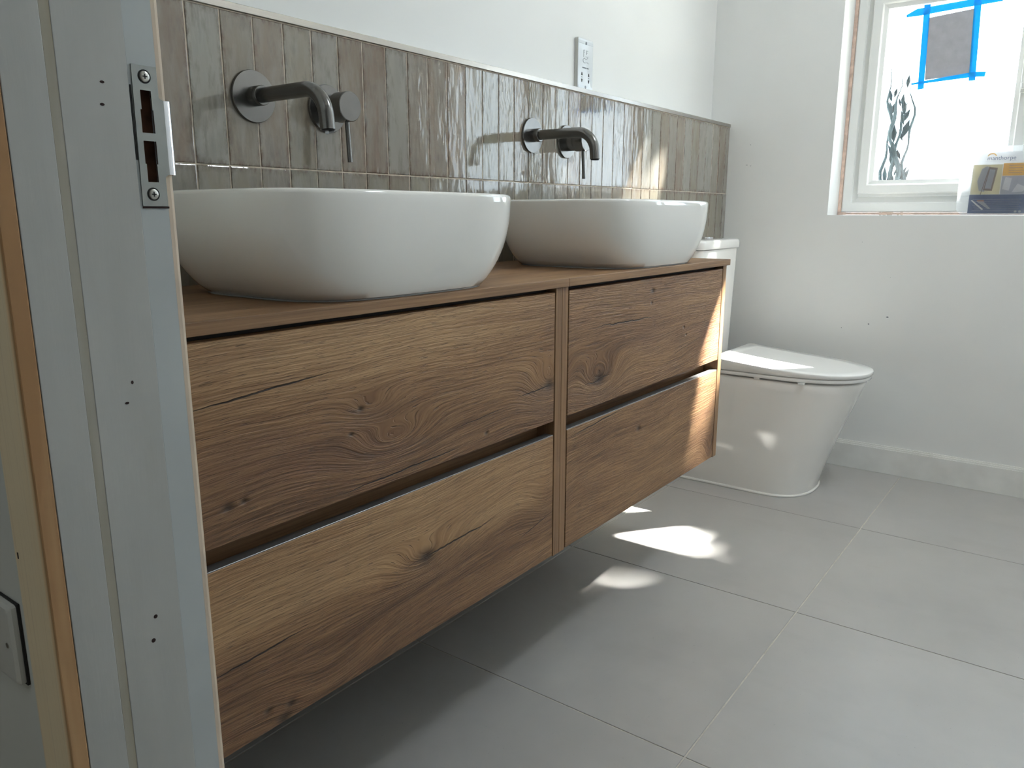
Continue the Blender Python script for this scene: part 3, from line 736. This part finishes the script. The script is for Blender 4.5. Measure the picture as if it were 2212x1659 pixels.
# bead of silicone round the foot
br_ = []
base = dsec(.1660, -.5160, .150, 2.5, 0)
for i, p in enumerate(base):
    d = Vector((p[0]-TX, min(0, p[1]+.366), 0)).normalized()
    br_.append([Vector((p[0], p[1], 0))+d*a+Vector((0, 0, b)) for a, b in ((-.001, .0002), (.007, .0002), (.0045, .005), (.0005, .009))])
loft('sealant_bead', br_, 'silicone', wc)
lathe('fixing_cap', [(0, .0075), (.0015, .0075), (.0022, .006), (.0023, 0)], (TX-.1662, -.107, .035), (-1, 0, 0), 'wc', wc, 20)
# seat ring, lid
def dplate(name, hw, yf, yb, z0, ztop, mat, lf=.262, n=2.2, N=28, M_=14, inset=.0):
    """solid D plate whose top height follows ztop(y)"""
    out = dsec(hw, yf, lf, n, 0, yb, N)
    rings = []
    cyc = (yb+yf)/2
    def sc(p, f): return (TX+(p[0]-TX)*f, yb+(p[1]-yb)*1.0 if f == 1 else cyc+(p[1]-cyc)*f)
    rings.append([(*sc(p, .985), z0) for p in out]); rings.append([(*sc(p, .997), z0+.0015) for p in out])
    rings.append([(p[0], p[1], ztop(p[1])-.003) for p in out])
    for f, dz in ((.996, -.0012), (.985, 0), (.8, 0), (.6, 0), (.4, 0), (.2, 0), (.02, 0)):
        rings.append([(*sc(p, f), ztop(sc(p, f)[1])+dz) for p in out])
    return sharp(loft(name, rings, mat, wc), 60)
dplate('seat', .1835, -.6610, -.205, .4065, lambda y: .4190, 'seat')
def lidz(y):
    s = max(0, min(1, (y+.62)/(.62-.185)))
    return .4350+.0265*s**1.7
dplate('lid', .1850, -.6650, -.185, .4212, lidz, 'seat')
for (yy) in (-.345, -.490): 
    box('seat_buffer', (TX-.180, yy-.010, .4003), (TX-.165, yy+.010, .4064), 'seat', wc, .0008, 1)
box('seat_buffer', (TX+.165, -.41, .4003), (TX+.180, -.39, .4064), 'seat', wc, .0008, 1)
box('hinge_bar', (TX-.12, -.183, .4030), (TX+.12, -.150, .4280), 'seat', wc, .004)
# cistern
def crect(hw, y0, z, r=.030, N=5):
    pts = [(TX+hw, -.0030), (TX-hw, -.0030)]
    out = [(TX+hw, -.0030, z)]
    out += [(TX-hw, -.0030, z)]
    for k in range(N+1):
        a = math.radians(180+90*k/N); out.append((TX-hw+r+r*math.cos(a), y0+r+r*math.sin(a), z))
    for k in range(N+1):
        a = math.radians(270+90*k/N); out.append((TX+hw-r+r*math.cos(a), y0+r+r*math.sin(a), z))
    return out
cb = [crect(.166, -.112, .4035), crect(.170, -.1155, .410)]
for k in range(1, 9): s = k/8; cb.append(crect(.170+.0075*s, -.1155-.0095*s, .410+.4065*s))
sharp(loft('cistern', cb, 'wc', wc), 55)
lid = [crect(.181, -.130, .8190, .032), crect(.183, -.1320, .8215, .032), crect(.183, -.132, .842, .032), crect(.1815, -.1300, .8480, .032), crect(.177, -.125, .8510, .030), crect(.12, -.10, .8535, .02), crect(.05, -.07, .8545, .01)]
sharp(loft('cistern_lid', lid, 'wc', wc), 55)
fb = lathe('flush_button', [(0, .025), (.004, .025), (.0055, .0235), (.0045, .0225), (.0060, .021), (.0062, 0)], (TX, -.066, .8535), (0, 0, 1), 'chrome', wc, 36)

# ------------------------------------------------------------------ ceiling light of the bathroom (above the frame)
cl = empty('ceiling_light', (.85, -1.28, H)); tag(cl, 'round flush white ceiling light in the middle of the bathroom', 'lamp')
lathe('rim', [(0, .175), (.018, .175), (.024, .168), (.024, .150), (.016, .150)], (.85, -1.28, H-.0005), (0, 0, -1), 'upvc', cl, 40)
lathe('diffuser', [(0, .148), (.006, .148), (.010, .10), (.011, 0)], (.85, -1.28, H-.0170), (0, 0, -1), 'lamp', cl, 40)
cd = bpy.data.lights.new('ceiling_lamp', 'AREA'); cd.shape = 'DISK'; cd.size = .28; cd.energy = 6.8; cd.color = (.84, .93, 1.0)
co = bpy.data.objects.new('ceiling_lamp', cd); COL.objects.link(co); co.location = (.85, -1.28, H-.032)

# ------------------------------------------------------------------ outside
tag(box('ground_outside', (XF+.262, -14, -.5), (16, 12, -.35), 'soil'), None, None, kind='structure')
# added plant, standing in for dark wavy distortion marks of the patterned pane
cp = empty('standin_plant', (2.20, -.50, -.35)); tag(cp, 'added dark plant with wavy stems standing in for distorted marks at the left of the window', 'plant')
for (y, z0, z1, ph, r) in ((-.512, -.34, 1.455, 0.0, .012), (-.535, -.34, 1.36, 1.4, .014), (-.565, -.34, 1.44, 2.6, .008), (-.489, -.34, 1.50, 3.4, .009)):
    pts = []; n = 70
    for k in range(n+1):
        z = z0+(z1-z0)*k/n
        pts.append((2.19+.01*math.sin(z*9+ph), y+.009*math.sin(z*21+ph)+.006*math.sin(z*47+ph*2), z))
    rad = [r*.7*(.5+.5*abs(math.sin(i*.37+ph)))*min(1, (len(pts)-i)/8) for i in range(len(pts))]
    tube('stem', pts, rad, 'leaf', cp, 8)
lm = None
for k in range(48):
    bm = bmesh.new(); L = random.uniform(.03, .075); w_ = L*random.uniform(.10, .17)
    ps = [(0, 0, 0), (w_*.8, .004, L*.3), (w_, .003, L*.55), (0, 0, L), (-w_, .003, L*.55), (-w_*.8, .004, L*.3)]
    mid = bm.verts.new((0, -.004, L*.5)); vs = [bm.verts.new(p) for p in ps]
    for i in range(6): bm.faces.new((vs[i], vs[(i+1) % 6], mid))
    R = Matrix.Translation((2.19+random.uniform(-.02, .02), random.choice((-.497, -.512, -.53, -.545))+random.gauss(0, .006), random.uniform(.7, 1.42))) @ Matrix.Rotation(random.uniform(1.2, 1.9), 4, 'Z') @ Matrix.Rotation(random.uniform(-.5, .5), 4, 'Y')
    bm.transform(R); finish('leaf', bm, 'leaf', cp)

# tree in the garden that filters the sun; leaves are left out where sun reaches the room
T0 = Vector((YF, -1.0, 1.5))+SUN*2.6
tree = empty('garden_tree', (T0.x+.4, T0.y, -.35)); tag(tree, 'leafy garden tree outside beyond the window', 'tree')
def wcoord(p): s = p.x-YF; return p.y-SUN.y*s, p.z-SUN.z*s
def fr(x, y, z): s = x-YF; return y-SUN.y*s, z-SUN.z*s
GAPS = []
def gap(pts, r): 
    for p in pts: GAPS.append((*fr(*p), r))
gap([(.70+.035*i, -.10-.07*j, 0) for i in range(5) for j in range(4)], .030)
gap([(.74, -.36, 0), (.78, -.40, 0), (.73, -.42, 0), (.70, -.44, 0)], .022)
gap([(.50, -.32, 0)], .026)
gap([(1.30+.03*i, -.22-.05*j, .445) for i in range(7) for j in range(7) if i < 7-j*.7], .032)
gap([(.725, -.42, .58+.03*i) for i in range(8)]+[(.76, -.42, .55+.03*i) for i in range(9)], .028)
gap([(.72-.012*i, -.42, .48-.02*i) for i in range(10)], .028)
gap([(1.005, 0, .985), (1.02, 0, 1.0), (1.02, 0, 1.02), (.99, 0, .95), (.98, 0, .92), (1.14, 0, 1.0)], .040)
gap([(1.40+.02*i, -.125, .76+.022*i) for i in range(5)], .030)
gap([(.74, -.10-.04*i, .822) for i in range(8)], .026)
bm = bmesh.new(); cnt = 0
sd = SUN.normalized(); su = sd.cross(Vector((0, 0, 1))).normalized(); sv = sd.cross(su)
for k in range(8000):
    yw = random.uniform(-2.1, -.05); zw = random.uniform(.55, 2.75); s = random.uniform(2.1, 3.1)
    L = random.uniform(.030, .055)
    if any((yw-a)**2+(zw-b)**2 < (r+L*.25)**2 for a, b, r in GAPS): continue
    p = Vector((YF, yw, zw))+SUN*s
    e = random.uniform(0, 6.28); u = (su*math.cos(e)+sv*math.sin(e)); v = sd.cross(u)
    tl = random.uniform(-.7, .7); v = (v*math.cos(tl)+sd*math.sin(tl))
    q = [p-u*L, p-u*L*.3+v*L*.55, p+u*L*.5+v*L*.5, p+u*L*1.1, p+u*L*.5-v*L*.5, p-u*L*.3-v*L*.55]
    bm.faces.new([bm.verts.new(a) for a in q]); cnt += 1
fo = finish('foliage', bm, 'leaf_tree', tree, recalc=False); fo['kind'] = 'stuff'
tube('trunk', [(T0.x+.4, T0.y, -.36), (T0.x+.45, T0.y-.05, 1.2), (T0.x+.3, T0.y+.05, 2.6), (T0.x+.35, T0.y, 3.6)], [.10, .085, .07, .04], 'bark', tree, 12)
